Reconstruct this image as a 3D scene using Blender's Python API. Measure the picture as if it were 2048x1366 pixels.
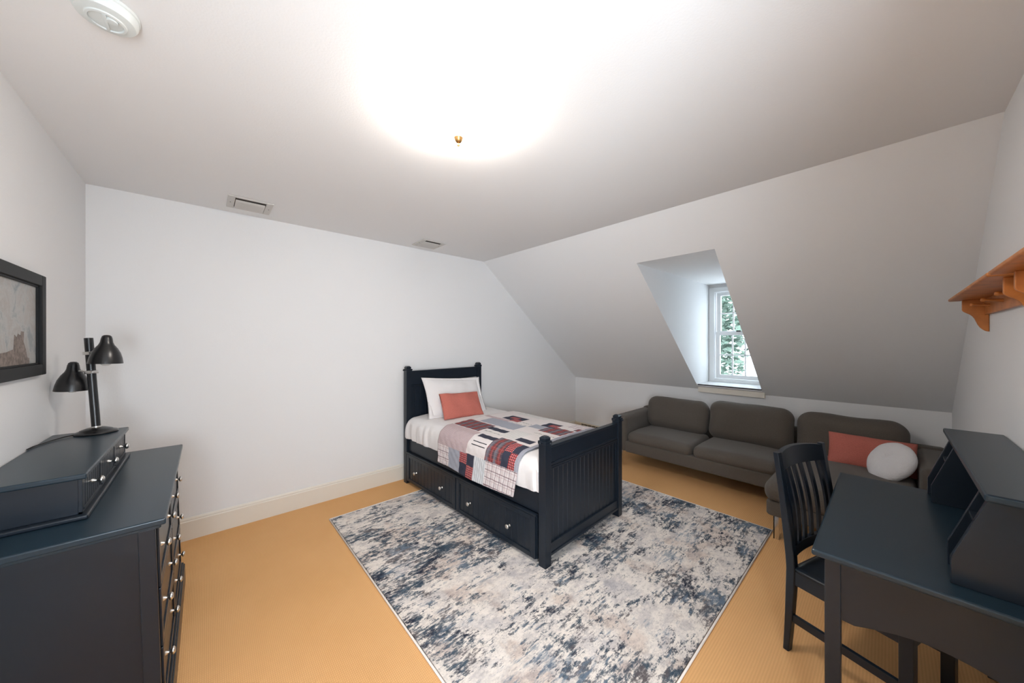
import bpy, bmesh, math, random
from math import sin, cos, pi, radians, tan, atan2, sqrt
from mathutils import Matrix, Vector, noise as mnoise

for o in list(bpy.data.objects):
    bpy.data.objects.remove(o)
SC = bpy.context.scene
C = SC.collection

# ------------------------------------------------------------------ camera
cam = bpy.data.cameras.new('camera'); cam.sensor_width = 36; cam.lens = 679.14 / 2048 * 36
cam.clip_start = 0.02; cam.clip_end = 200
camo = bpy.data.objects.new('camera', cam); C.objects.link(camo)
camo.location = (0, 0, 1.5); camo.rotation_euler = (radians(90), radians(0.06), -radians(42.035))
SC.camera = camo

# ------------------------------------------------------------------ world, lights, exposure
W = bpy.data.worlds.new('daylight'); SC.world = W; W.use_nodes = True
nt = W.node_tree; bg = nt.nodes['Background']
bg.inputs[0].default_value = (0.78, 0.90, 1.0, 1); bg.inputs[1].default_value = 5.5

def area(name, loc, rot, sx, sy, power, col):
    l = bpy.data.lights.new(name, 'AREA'); l.shape = 'RECTANGLE'; l.size = sx; l.size_y = sy
    l.energy = power; l.color = col
    o = bpy.data.objects.new(name, l); C.objects.link(o); o.location = loc; o.rotation_euler = rot
    return o
# added cool fill light behind the camera, standing in for unseen daylight
area('doorway_fill', (-0.42, -0.98, 1.35), (radians(122), 0, radians(-52)), 0.80, 1.2, 72, (0.80, 0.90, 1.0))
LAMP_STRENGTH = 44.0
SC.view_settings.view_transform = 'Standard'; SC.view_settings.look = 'None'
SC.view_settings.exposure = 0.50; SC.view_settings.gamma = 1.0
SC.view_settings.use_curve_mapping = False

# ------------------------------------------------------------------ room numbers
XL, YB, H, XS, XK, ZK, YR = -0.592, 3.563, 2.549, 2.714, 4.660, 0.896, -0.356

# ------------------------------------------------------------------ materials
def mat(name, col, rough=0.6, metal=0.0, bump=0.0, bscale=60, var=0.0, vscale=8, coat=0.0, spec=0.5, sheen=0.0):
    m = bpy.data.materials.new(name); m.use_nodes = True; n = m.node_tree.nodes; L = m.node_tree.links
    b = n['Principled BSDF']; b.inputs['Base Color'].default_value = (*col, 1)
    b.inputs['Roughness'].default_value = rough; b.inputs['Metallic'].default_value = metal
    b.inputs['Coat Weight'].default_value = coat; b.inputs['Specular IOR Level'].default_value = spec
    b.inputs['Sheen Weight'].default_value = sheen
    tc = n.new('ShaderNodeTexCoord')
    if bump:
        t = n.new('ShaderNodeTexNoise'); t.inputs['Scale'].default_value = bscale; t.inputs['Detail'].default_value = 4
        L.new(tc.outputs['Object'], t.inputs['Vector'])
        bn = n.new('ShaderNodeBump'); bn.inputs['Strength'].default_value = bump; bn.inputs['Distance'].default_value = 0.004
        L.new(t.outputs[0], bn.inputs['Height']); L.new(bn.outputs[0], b.inputs['Normal'])
    if var:
        t = n.new('ShaderNodeTexNoise'); t.inputs['Scale'].default_value = vscale; t.inputs['Detail'].default_value = 5
        L.new(tc.outputs['Object'], t.inputs['Vector'])
        r = n.new('ShaderNodeValToRGB')
        r.color_ramp.elements[0].color = (*[c * (1 - var) for c in col], 1); r.color_ramp.elements[0].position = 0.3
        r.color_ramp.elements[1].color = (*[min(1, c * (1 + var)) for c in col], 1); r.color_ramp.elements[1].position = 0.7
        L.new(t.outputs[0], r.inputs[0]); L.new(r.outputs[0], b.inputs['Base Color'])
    return m

M = {}
M['wall'] = mat('pale_grey_blue_wall_paint', (0.84, 0.845, 0.85), 0.75, bump=0.10, bscale=120)
M['ceiling'] = mat('off_white_ceiling_paint', (0.86, 0.86, 0.86), 0.8, bump=0.10, bscale=120)
M['trim'] = mat('cream_trim_paint', (0.80, 0.75, 0.66), 0.45)
M['white_trim'] = mat('white_window_paint', (0.82, 0.84, 0.85), 0.4)
M['navy'] = mat('dark_navy_furniture_paint', (0.0100, 0.0160, 0.0250), 0.30, bump=0.02, bscale=200, spec=0.36)
M['navy_top'] = mat('dark_navy_satin_top', (0.011, 0.026, 0.040), 0.30, bump=0.03, bscale=260, spec=0.42)
M['black'] = mat('black_lamp_enamel', (0.006, 0.006, 0.007), 0.28, spec=0.6)
M['inner_black'] = mat('dark_gap', (0.004, 0.004, 0.005), 0.8)
M['frame_black'] = mat('matt_black_frame', (0.008, 0.009, 0.010), 0.55, spec=0.25)
M['silver'] = mat('brushed_nickel', (0.72, 0.70, 0.67), 0.28, metal=1)
M['chrome'] = mat('chrome', (0.75, 0.75, 0.75), 0.15, metal=1)
M['brass'] = mat('aged_brass', (0.42, 0.24, 0.09), 0.35, metal=1)
M['sofa'] = mat('grey_brown_upholstery', (0.098, 0.082, 0.067), 0.85, bump=0.35, bscale=420, var=0.18, vscale=260, sheen=0.15)
M['coral'] = mat('coral_linen', (0.50, 0.145, 0.110), 0.9, bump=0.25, bscale=350, var=0.10, vscale=160)
M['white_fabric'] = mat('white_cotton', (0.80, 0.775, 0.77), 0.8, bump=0.12, bscale=45)
M['fluffy'] = mat('white_sherpa', (0.80, 0.79, 0.80), 0.95, bump=0.9, bscale=110)
M['wood'] = mat('honey_pine', (0.50, 0.17, 0.035), 0.4, var=0.22, vscale=14)
M['plastic'] = mat('off_white_plastic', (0.70, 0.74, 0.73), 0.4)
M['vent'] = mat('painted_vent_metal', (0.62, 0.60, 0.57), 0.5)
M['vent_dark'] = mat('vent_opening', (0.03, 0.025, 0.02), 0.9)
M['heater'] = mat('cream_heater_enamel', (0.72, 0.62, 0.48), 0.45)
M['bulb'] = mat('frosted_bulb', (0.75, 0.75, 0.72), 0.35)
M['rug_edge'] = mat('rug_binding', (0.84, 0.78, 0.72), 0.9)

def nodes_of(name, rough=0.85, spec=0.3):
    m = bpy.data.materials.new(name); m.use_nodes = True; n = m.node_tree.nodes; L = m.node_tree.links
    b = n['Principled BSDF']; b.inputs['Roughness'].default_value = rough; b.inputs['Specular IOR Level'].default_value = spec
    return m, n, L, b
def ramp(n, L, src, stops, interp='LINEAR'):
    r = n.new('ShaderNodeValToRGB'); r.color_ramp.interpolation = interp
    while len(r.color_ramp.elements) < len(stops): r.color_ramp.elements.new(0.5)
    for e, (p, c) in zip(r.color_ramp.elements, stops):
        e.position = p; e.color = (*c, 1) if len(c) == 3 else c
    L.new(src, r.inputs[0]); return r
def mixc(n, L, fac, a, b):
    x = n.new('ShaderNodeMix'); x.data_type = 'RGBA'
    for s, v in ((0, fac), (6, a), (7, b)):
        if isinstance(v, bpy.types.NodeSocket): L.new(v, x.inputs[s])
        elif isinstance(v, tuple): x.inputs[s].default_value = (*v, 1)
        else: x.inputs[s].default_value = v
    return x.outputs[2]
def math_(n, L, op, a, b=None, clamp=False):
    x = n.new('ShaderNodeMath'); x.operation = op; x.use_clamp = clamp
    for s, v in ((0, a), (1, b)):
        if v is None: continue
        if isinstance(v, bpy.types.NodeSocket): L.new(v, x.inputs[s])
        else: x.inputs[s].default_value = v
    return x.outputs[0]
def mapping(n, L, scale, rot=(0, 0, 0), src='Object'):
    tc = n.new('ShaderNodeTexCoord'); mp = n.new('ShaderNodeMapping')
    mp.inputs['Scale'].default_value = scale; mp.inputs['Rotation'].default_value = rot
    L.new(tc.outputs[src], mp.inputs[0]); return mp.outputs[0]
def noise_(n, L, vec, scale, detail=5, rough=0.6, dist=0.0):
    t = n.new('ShaderNodeTexNoise'); t.inputs['Scale'].default_value = scale; t.inputs['Detail'].default_value = detail
    t.inputs['Roughness'].default_value = rough; t.inputs['Distortion'].default_value = dist
    L.new(vec, t.inputs['Vector']); return t.outputs[0]

# sisal-look carpet with fine ribs
m, n, L, b = nodes_of('tan_ribbed_carpet', 0.9, 0.2); M['carpet'] = m
v = mapping(n, L, (1, 1, 1))
w = n.new('ShaderNodeTexWave'); w.inputs['Scale'].default_value = 28; w.inputs['Distortion'].default_value = 0.6; w.bands_direction = 'Y'
L.new(v, w.inputs['Vector'])
w2 = n.new('ShaderNodeTexWave'); w2.inputs['Scale'].default_value = 42; w2.bands_direction = 'X'; w2.inputs['Distortion'].default_value = 0.4
L.new(v, w2.inputs['Vector'])
mx = math_(n, L, 'MULTIPLY', w.outputs[1], w2.outputs[1])
big = noise_(n, L, v, 1.6, 3)
c1 = mixc(n, L, mx, (0.71, 0.385, 0.16), (0.90, 0.53, 0.24))
c2 = mixc(n, L, 0.25, c1, ramp(n, L, big, [(0.35, (0.74, 0.40, 0.155)), (0.65, (0.86, 0.51, 0.235))]).outputs[0])
L.new(c2, b.inputs['Base Color'])
bn = n.new('ShaderNodeBump'); bn.inputs['Strength'].default_value = 0.4; bn.inputs['Distance'].default_value = 0.003
L.new(mx, bn.inputs['Height']); L.new(bn.outputs[0], b.inputs['Normal'])

# distressed abstract rug
m, n, L, b = nodes_of('distressed_abstract_rug_pile', 0.92, 0.15); M['rug'] = m
v = mapping(n, L, (0.62, 1, 1), (0, 0, radians(-6)))
v0 = mapping(n, L, (1, 1, 1))
vs = mapping(n, L, (0.20, 1, 1), (0, 0, radians(-4)))
fine = noise_(n, L, v, 36, 8, 0.85)
streak = noise_(n, L, vs, 46, 6, 0.75)
patch = noise_(n, L, v0, 1.9, 4, 0.6, 0.6)
patch2 = noise_(n, L, v, 5.5, 5, 0.65, 0.4)
base = ramp(n, L, noise_(n, L, v0, 2.6, 4, 0.6, 0.3), [(0.32, (0.46, 0.44, 0.46)), (0.43, (0.86, 0.78, 0.71)), (0.54, (0.82, 0.74, 0.66)), (0.61, (0.58, 0.43, 0.34)), (0.68, (0.76, 0.62, 0.52))]).outputs[0]
cloud = ramp(n, L, noise_(n, L, v, 12, 6, 0.75), [(0.40, (0.44, 0.42, 0.44)), (0.53, (0.88, 0.82, 0.76))]).outputs[0]
base = mixc(n, L, 0.5, base, cloud)
spk = ramp(n, L, noise_(n, L, v, 60, 6, 0.8), [(0.40, (0.36, 0.34, 0.36)), (0.50, (1, 1, 1))]).outputs[0]
mm = n.new('ShaderNodeMix'); mm.data_type = 'RGBA'; mm.blend_type = 'MULTIPLY'; mm.inputs[0].default_value = 0.32; L.new(base, mm.inputs[6]); L.new(spk, mm.inputs[7]); base = mm.outputs[2]
s = math_(n, L, 'ADD', math_(n, L, 'MULTIPLY', fine, 0.56), math_(n, L, 'MULTIPLY', streak, 0.36))
s = math_(n, L, 'ADD', s, math_(n, L, 'MULTIPLY', patch, 0.34))
s = math_(n, L, 'ADD', s, math_(n, L, 'MULTIPLY', patch2, 0.32))
mask = ramp(n, L, s, [(0.796, (0, 0, 0)), (0.818, (0.75, 0.75, 0.75)), (0.87, (1, 1, 1))]).outputs[0]
ink = ramp(n, L, noise_(n, L, v, 7, 3), [(0.40, (0.020, 0.028, 0.050)), (0.52, (0.055, 0.090, 0.125)), (0.62, (0.12, 0.105, 0.11))]).outputs[0]
col = mixc(n, L, mask, base, ink)
mask2 = ramp(n, L, math_(n, L, 'ADD', math_(n, L, 'MULTIPLY', streak, 0.6), math_(n, L, 'MULTIPLY', noise_(n, L, v0, 3.1, 3), 0.6)), [(0.66, (0, 0, 0)), (0.72, (0.65, 0.65, 0.65))]).outputs[0]
col = mixc(n, L, mask2, col, (0.19, 0.25, 0.32))
L.new(col, b.inputs['Base Color'])
bn = n.new('ShaderNodeBump'); bn.inputs['Strength'].default_value = 0.5; bn.inputs['Distance'].default_value = 0.003
L.new(noise_(n, L, v0, 300, 2), bn.inputs['Height']); L.new(bn.outputs[0], b.inputs['Normal'])

def uvcoord(n, L):
    u = n.new('ShaderNodeUVMap'); u.uv_map = 'uv'
    s = n.new('ShaderNodeSeparateXYZ'); L.new(u.outputs[0], s.inputs[0]); return u.outputs[0], s.outputs[0], s.outputs[1]
def band(n, L, x, period, width, phase=0.0):     # 1 inside periodic thin bands, x in metres
    a = math_(n, L, 'ADD', math_(n, L, 'DIVIDE', x, period), phase + 100)
    f = math_(n, L, 'FRACT', a); return math_(n, L, 'LESS_THAN', f, width / period)
def plaid(name, base, lines, weave=0.0):
    """lines: (axis, period, width, phase, colour, strength)"""
    m, n, L, b = nodes_of(name, 0.9, 0.2)
    uv, x, y = uvcoord(n, L)
    col = n.new('ShaderNodeRGB'); col.outputs[0].default_value = (*base, 1); c = col.outputs[0]
    for ax, per, wd, ph, cc, st in lines:
        f = math_(n, L, 'MULTIPLY', band(n, L, (x, y)[ax], per, wd, ph), st)
        c = mixc(n, L, f, c, cc)
    if weave:
        t = noise_(n, L, uv, 240, 3); c = mixc(n, L, math_(n, L, 'MULTIPLY', t, weave), c, (0.9, 0.88, 0.88))
    L.new(c, b.inputs['Base Color'])
    bn = n.new('ShaderNodeBump'); bn.inputs['Strength'].default_value = 0.6; bn.inputs['Distance'].default_value = 0.006
    L.new(noise_(n, L, uv, 28, 3), bn.inputs['Height']); L.new(bn.outputs[0], b.inputs['Normal'])
    return m
RED = (0.26, 0.025, 0.022); NV = (0.018, 0.02, 0.04); CR = (0.74, 0.70, 0.68)
Q = {}
Q['cream'] = plaid('quilt_cream', (0.74, 0.69, 0.68), [])
Q['stripe'] = plaid('quilt_cream_fine_stripe', (0.72, 0.70, 0.68), [(1, 0.022, 0.003, 0, (0.25, 0.25, 0.27), 0.7)])
Q['vstripe'] = plaid('quilt_cream_long_stripe', (0.68, 0.70, 0.72), [(0, 0.024, 0.004, 0, (0.22, 0.23, 0.27), 0.7)])
Q['bigplaid'] = plaid('quilt_white_plaid', (0.76, 0.70, 0.70), [(0, 0.048, 0.005, 0, (0.14, 0.08, 0.10), 0.8), (0, 0.048, 0.003, 0.35, (0.30, 0.10, 0.12), 0.6), (1, 0.058, 0.006, 0, (0.16, 0.08, 0.10), 0.8), (1, 0.058, 0.003, 0.3, (0.35, 0.14, 0.15), 0.6)])
Q['chambray'] = plaid('quilt_blue_grey_chambray', (0.26, 0.28, 0.35), [], 0.35)
Q['band'] = plaid('quilt_grey_binding', (0.24, 0.25, 0.31), [], 0.3)
Q['navy'] = plaid('quilt_navy', (0.022, 0.026, 0.052), [], 0.05)
Q['gingham'] = plaid('quilt_red_gingham', (0.42, 0.045, 0.045), [(0, 0.017, 0.006, 0, (0.62, 0.40, 0.40), 0.8), (1, 0.017, 0.006, 0, (0.06, 0.015, 0.025), 0.75)])
Q['pink'] = plaid('quilt_pink_fine_check', (0.60, 0.50, 0.50), [(0, 0.009, 0.003, 0, (0.36, 0.33, 0.38), 0.7), (1, 0.009, 0.003, 0, (0.42, 0.22, 0.22), 0.6)])
Q['redplaid'] = plaid('quilt_dark_red_plaid', (0.065, 0.04, 0.055), [(0, 0.085, 0.026, 0.1, RED, 0.8), (1, 0.085, 0.026, 0.2, RED, 0.7), (0, 0.085, 0.022, 0.6, (0.15, 0.16, 0.20), 0.8), (0, 0.0283, 0.002, 0, (0.45, 0.32, 0.30), 0.6), (1, 0.0283, 0.002, 0, (0.45, 0.2, 0.2), 0.5)], 0.06)
Q['blackline'] = plaid('quilt_black_line', (0.05, 0.05, 0.06), [])
m = plaid('quilt_cream_script', (0.74, 0.70, 0.68), []); Q['script'] = m
n, L = m.node_tree.nodes, m.node_tree.links
uv, x, y = uvcoord(n, L)
sq = n.new('ShaderNodeTexNoise'); sq.inputs['Scale'].default_value = 95; sq.inputs['Detail'].default_value = 1; L.new(uv, sq.inputs['Vector'])
f = math_(n, L, 'LESS_THAN', math_(n, L, 'ABSOLUTE', math_(n, L, 'SUBTRACT', sq.outputs[0], 0.5)), 0.03)
f = math_(n, L, 'MULTIPLY', f, band(n, L, y, 0.06, 0.02))
L.new(mixc(n, L, f, (0.74, 0.70, 0.68), (0.04, 0.04, 0.06)), n['Principled BSDF'].inputs['Base Color'])

# picture paper
m, n, L, b = nodes_of('faded_sketch_paper', 0.5, 0.4); M['paper'] = m
v = mapping(n, L, (1, 1, 1))
t1 = noise_(n, L, v, 9, 6, 0.7, 0.8); t2 = noise_(n, L, v, 70, 4, 0.8)
c1 = ramp(n, L, t1, [(0.35, (0.26, 0.29, 0.31)), (0.48, (0.50, 0.50, 0.48)), (0.6, (0.44, 0.40, 0.37)), (0.7, (0.52, 0.53, 0.51))]).outputs[0]
c2 = mixc(n, L, math_(n, L, 'MULTIPLY', t2, 0.5), c1, (0.22, 0.24, 0.26))
L.new(c2, b.inputs['Base Color'])
M['sketch'] = mat('brown_pencil_wash', (0.20, 0.16, 0.14), 0.6, var=0.45, vscale=60)
# glass
m, n, L, b = nodes_of('window_glass', 0.0, 0.5); M['glass'] = m
b.inputs['Transmission Weight'].default_value = 1; b.inputs['Base Color'].default_value = (1, 1, 1, 1); b.inputs['IOR'].default_value = 1.02
# glowing lamp glass
m, n, L, b = nodes_of('lit_alabaster_glass', 0.4, 0.5); M['glow'] = m
b.inputs['Base Color'].default_value = (0.9, 0.85, 0.75, 1)
b.inputs['Emission Color'].default_value = (1.0, 0.91, 0.82, 1); b.inputs['Emission Strength'].default_value = LAMP_STRENGTH
M['leaf'] = mat('tree_leaves', (0.085, 0.125, 0.095), 0.7, var=0.5, vscale=6)
M['bark'] = mat('tree_bark', (0.30, 0.24, 0.20), 0.9, bump=0.6, bscale=20)

# ------------------------------------------------------------------ mesh helpers
PM = {}
def thing(name, label, cat, loc=(0, 0, 0), rotz=0.0, group=None):
    o = bpy.data.objects.new(name, None); C.objects.link(o); o.empty_display_size = 0.1
    o.location = loc; o.rotation_euler = (0, 0, rotz); o['label'] = label; o['category'] = cat
    if group: o['group'] = group
    PM[o.name] = Matrix.Translation(loc) @ Matrix.Rotation(rotz, 4, 'Z')
    return o
def obj(name, bm, m, parent=None, world=True, smooth=False, origin=None, fix=None):
    """Link bm as one mesh object. world=True: coordinates are world coordinates; else local to parent."""
    if fix:
        for v in bm.verts: fix(v)
    mesh = bpy.data.meshes.new(name)
    Pm = PM[parent.name] if parent is not None else Matrix.Identity(4)
    if world and parent is not None: bm.transform(Pm.inverted())
    if parent is None and origin is not None: bm.transform(Matrix.Translation(-Vector(origin)))
    bmesh.ops.recalc_face_normals(bm, faces=bm.faces)
    bm.to_mesh(mesh); bm.free()
    for p in mesh.polygons: p.use_smooth = bool(smooth)
    if isinstance(m, (list, tuple)):
        for k in m: mesh.materials.append(k)
    else: mesh.materials.append(m)
    o = bpy.data.objects.new(name, mesh); C.objects.link(o)
    if parent is not None: o.parent = parent
    elif origin is not None: o.location = origin
    PM[o.name] = Pm
    if smooth == 'auto':
        for p in mesh.polygons: p.use_smooth = True
        mesh.set_sharp_from_angle(angle=radians(35))
    return o
def tag(o, label, cat, group=None):
    o['label'] = label; o['category'] = cat
    if group: o['group'] = group
    return o
def struct(name, bm, m, **k):
    o = obj(name, bm, m, **k); o['kind'] = 'structure'; return o
def merge(bm, t, mtx=None):
    if mtx is not None: t.transform(mtx)
    me = bpy.data.meshes.new('tmp'); t.to_mesh(me); t.free(); bm.from_mesh(me); bpy.data.meshes.remove(me)
def NB(): return bmesh.new()
def box(bm, x0, x1, y0, y1, z0, z1, bev=0.0, seg=2, mtx=None):
    t = bmesh.new(); bmesh.ops.create_cube(t, size=1)
    for v in t.verts:
        v.co = Vector(((x0 + x1) / 2 + v.co.x * (x1 - x0), (y0 + y1) / 2 + v.co.y * (y1 - y0), (z0 + z1) / 2 + v.co.z * (z1 - z0)))
    if bev: bmesh.ops.bevel(t, geom=t.edges[:], offset=bev, segments=seg, profile=0.5, affect='EDGES')
    merge(bm, t, mtx); return bm
def B(*a, **k): return box(NB(), *a, **k)
def prism(bm, pts, d, mtx=None, bev=0.0):
    """pts: 3D polygon; d: extrusion vector."""
    t = bmesh.new(); a = [t.verts.new(p) for p in pts]; d = Vector(d)
    c = [t.verts.new(Vector(p) + d) for p in pts]; k = len(a)
    t.faces.new(a); t.faces.new(c[::-1])
    for i in range(k): t.faces.new((a[i], c[i], c[(i + 1) % k], a[(i + 1) % k]))
    if bev:
        bmesh.ops.recalc_face_normals(t, faces=t.faces)
        bmesh.ops.bevel(t, geom=t.edges[:], offset=bev, segments=1, affect='EDGES')
    merge(bm, t, mtx); return bm
def lathe(bm, prof, mtx=None, n=28):
    """prof: (radius, height) about local z."""
    t = bmesh.new(); rings = []
    for r, h in prof:
        if r < 1e-6: rings.append([t.verts.new((0, 0, h))])
        else: rings.append([t.verts.new((r * cos(2 * pi * i / n), r * sin(2 * pi * i / n), h)) for i in range(n)])
    for a, b_ in zip(rings, rings[1:]):
        for i in range(n):
            j = (i + 1) % n
            if len(a) == 1 and len(b_) == 1: continue
            if len(a) == 1: t.faces.new((a[0], b_[i], b_[j]))
            elif len(b_) == 1: t.faces.new((a[i], b_[0], a[j]))
            else: t.faces.new((a[i], b_[i], b_[j], a[j]))
    merge(bm, t, mtx); return bm
def tube(bm, pts, r, n=10, mtx=None):
    t = bmesh.new(); pts = [Vector(p) for p in pts]; rings = []
    for i, p in enumerate(pts):
        d = (pts[min(i + 1, len(pts) - 1)] - pts[max(i - 1, 0)]).normalized()
        q = d.to_track_quat('Z', 'Y')
        rr = r[i] if isinstance(r, (list, tuple)) else r
        rings.append([t.verts.new(p + q @ Vector((rr * cos(2 * pi * k / n), rr * sin(2 * pi * k / n), 0))) for k in range(n)])
    for a, b_ in zip(rings, rings[1:]):
        for k in range(n): t.faces.new((a[k], a[(k + 1) % n], b_[(k + 1) % n], b_[k]))
    t.faces.new(rings[0][::-1]); t.faces.new(rings[-1]); merge(bm, t, mtx); return bm
def along(p, d):   # matrix placing local z along d at p
    return Matrix.Translation(p) @ Vector(d).to_track_quat('Z', 'Y').to_matrix().to_4x4()
def soft(bm, size, rad, puff=0.0, mtx=None, k=4, mid=7, wob=0.0, seed=0, sag=0.0):
    """rounded, slightly puffed cushion; size full extents, rad per-axis radii."""
    half = [s / 2 for s in size]; rad = [min(r, h * 0.999) for r, h in zip(rad, half)]
    hn = [h / r for h, r in zip(half, rad)]
    def coords(hh):
        inner = hh - 1; a = [inner + tan(pi / 4 * i / k) for i in range(k + 1)]
        m_ = [inner * (-1 + 2 * i / mid) for i in range(1, mid)]
        return [-x for x in reversed(a)] + m_ + a
    cs = [coords(h) for h in hn]; t = bmesh.new(); cache = {}
    def vert(p):
        key = tuple(round(c, 6) for c in p)
        if key in cache: return cache[key]
        P = Vector(p); I = Vector([max(-(h - 1), min(h - 1, c)) for c, h in zip(p, hn)])
        D = P - I
        if D.length > 1e-9: D.normalize()
        R = I + D; R = Vector([c * r for c, r in zip(R, rad)])
        f = [R[i] / half[i] for i in range(3)]
        R.z += puff * (1 - f[0] ** 2) * (1 - f[1] ** 2) * (1 if f[2] > 0 else -0.6) * abs(f[2])
        if sag: R.z -= sag * (1 - f[0] ** 2) * max(0, f[2])
        if wob:
            nz = mnoise.noise_vector((R + Vector((seed * 7.3, seed * 3.1, 0))) * 5)
            R += nz * wob
        cache[key] = t.verts.new(R); return cache[key]
    for ax in range(3):
        a, b_ = [(1, 2), (2, 0), (0, 1)][ax]
        for s in (-1, 1):
            A, Bc = cs[a], cs[b_]
            for i in range(len(A) - 1):
                for j in range(len(Bc) - 1):
                    q = []
                    for (u, w_) in ((A[i], Bc[j]), (A[i + 1], Bc[j]), (A[i + 1], Bc[j + 1]), (A[i], Bc[j + 1])):
                        p = [0, 0, 0]; p[ax] = s * hn[ax]; p[a] = u; p[b_] = w_; q.append(vert(p))
                    if s < 0: q = q[::-1]
                    if len(set(q)) == 4:
                        try: t.faces.new(q)
                        except ValueError: pass
    merge(bm, t, mtx); return bm
def pillow(bm, w_, h_, th, mtx=None, pinch=0.06, nn=26, wrink=0.006, seed=0, flange=0.0):
    t = bmesh.new(); G = {}
    for s in (1, -1):
        for i in range(nn + 1):
            for j in range(nn + 1):
                edge = i in (0, nn) or j in (0, nn)
                if s < 0 and edge: G[s, i, j] = G[1, i, j]; continue
                u = -cos(pi * i / nn) * 0.5 - 0.5 + i / nn * 1.0; u = (-cos(pi * i / nn) + (2 * i / nn - 1)) / 2
                v_ = (-cos(pi * j / nn) + (2 * j / nn - 1)) / 2
                fu, fv = min(1, abs(u) * (1 + flange)), min(1, abs(v_) * (1 + flange))
                z = th / 2 * max(0, (1 - fu ** 2.6) * (1 - fv ** 2.6)) ** 0.55
                x = w_ / 2 * u * (1 - pinch * (1 - v_ * v_)); y = h_ / 2 * v_ * (1 - pinch * (1 - u * u))
                p = Vector((x, y, s * z))
                nv = mnoise.noise(Vector((x * 9 + seed * 5, y * 9, s * 2.0 + seed)))
                nv2 = mnoise.noise(Vector((x * 3.5 + seed * 9, y * 3.5, s)))
                p.z += s * wrink * nv * (0.25 if edge else 1) + wrink * 1.5 * nv2 * (1 if not edge else 0.4)
                G[s, i, j] = t.verts.new(p)
    for s in (1, -1):
        for i in range(nn):
            for j in range(nn):
                q = [G[s, i, j], G[s, i + 1, j], G[s, i + 1, j + 1], G[s, i, j + 1]]
                if s < 0: q = q[::-1]
                try: t.faces.new(q)
                except ValueError: pass
    merge(bm, t, mtx); return bm
def beadboard(bm, w_, h_, th, n_planks, mtx, groove=0.004):
    """plate in local x (width) z (height), front face at y=0 towards -y, with vertical V grooves."""
    pts = [(0, 0)]; pw = w_ / n_planks
    for i in range(1, n_planks):
        x = i * pw; pts += [(x - groove, 0), (x, groove * 1.1), (x + groove, 0)]
    pts += [(w_, 0), (w_, th), (0, th)]
    prism(bm, [(x, y, 0) for x, y in pts], (0, 0, h_), mtx)
    return bm

# ------------------------------------------------------------------ the room
struct('floor', B(XL - 0.1, XK + 0.1, YR - 0.1, YB + 0.1, -0.1, 0.0), M['carpet'])
struct('ceiling', B(XL - 0.1, XS + 0.139, YR - 0.1, YB + 0.1, H, H + 0.1), M['ceiling'])
struct('wall_left', B(XL - 0.1, XL, YR - 0.1, YB + 0.1, 0, H), M['wall'])
def gable(y0, y1):
    return prism(NB(), [(XL, y0, 0), (XK, y0, 0), (XK, y0, ZK), (XS, y0, H), (XL, y0, H)], (0, y1 - y0, 0))
struct('wall_back', gable(YB, YB + 0.1), M['wall'])
# right wall with an unseen doorway, added to let the fill light in
prof = [(0.55, 0), (XK, 0), (XK, ZK), (XS, H), (XL, H), (XL, 0), (-0.45, 0), (-0.45, 2.1), (0.55, 2.1)]
struct('wall_right', prism(NB(), [(x, YR - 0.1, z) for x, z in prof], (0, 0.1, 0)), M['wall'])
# added unseen shell behind the doorway, keeps the world light out
bm = NB()
box(bm, -0.95, -0.85, -1.6, YR - 0.1, 0, 2.3); box(bm, 0.95, 1.05, -1.6, YR - 0.1, 0, 2.3); box(bm, -0.95, 1.05, -1.7, -1.6, 0, 2.3)
box(bm, -0.95, 1.05, -1.7, YR - 0.1, 2.3, 2.4); struct('wall_added_shell', bm, M['wall'])
struct('floor_added_shell', B(-0.95, 1.05, -1.7, YR - 0.1, -0.1, 0.0), M['carpet'])  # floor of the added light-blocking shell
struct('wall_knee', B(XK, XK + 0.139, YR, YB, 0, ZK), M['wall'])
# sloped wall with the dormer opening
DY0, DY1, DZ0, DZ1, WX = 0.945, 1.617, 0.94, 2.25, 5.03
def sx(z): return XS + (H - z) / (H - ZK) * (XK - XS)
TX = 0.139      # thickness of the slope measured level
bm = NB()
for (y0, y1, z0, z1) in ((YR, DY0, ZK, H), (DY1, YB, ZK, H), (DY0, DY1, DZ1, H), (DY0, DY1, ZK, 0.945)):
    prism(bm, [(sx(z0), y0, z0), (sx(z1), y0, z1), (sx(z1) + TX, y0, z1), (sx(z0) + TX, y0, z0)], (0, y1 - y0, 0))
struct('wall_slope', bm, M['wall'])
bm = NB()
for y0, y1 in ((DY0 - 0.08, DY0), (DY1, DY1 + 0.08)):
    prism(bm, [(sx(DZ1) + TX, y0, DZ1), (WX, y0, DZ1), (WX, y0, 0.9), (sx(0.9) + TX, y0, 0.9)], (0, y1 - y0, 0))
struct('wall_dormer', bm, M['wall'])
struct('ceiling_dormer', prism(NB(), [(sx(DZ1) + TX, DY0, DZ1), (WX, DY0, DZ1), (WX, DY0, DZ1 + 0.07), (sx(DZ1) + TX, DY0, DZ1 + 0.07)], (0, DY1 - DY0, 0)), M['ceiling'])
bm = NB()   # wall around the window
WZ0, WZ1, WY0, WY1 = 1.01, 2.15, 1.013, 1.549
box(bm, WX, WX + 0.12, DY0 - 0.08, WY0, 0.9, DZ1 + 0.07); box(bm, WX, WX + 0.12, WY1, DY1 + 0.08, 0.9, DZ1 + 0.07)
box(bm, WX, WX + 0.12, WY0, WY1, WZ1, DZ1 + 0.07); box(bm, WX, WX + 0.12, WY0, WY1, 0.9, WZ0)
struct('wall_dormer_end', bm, M['wall'])
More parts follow.
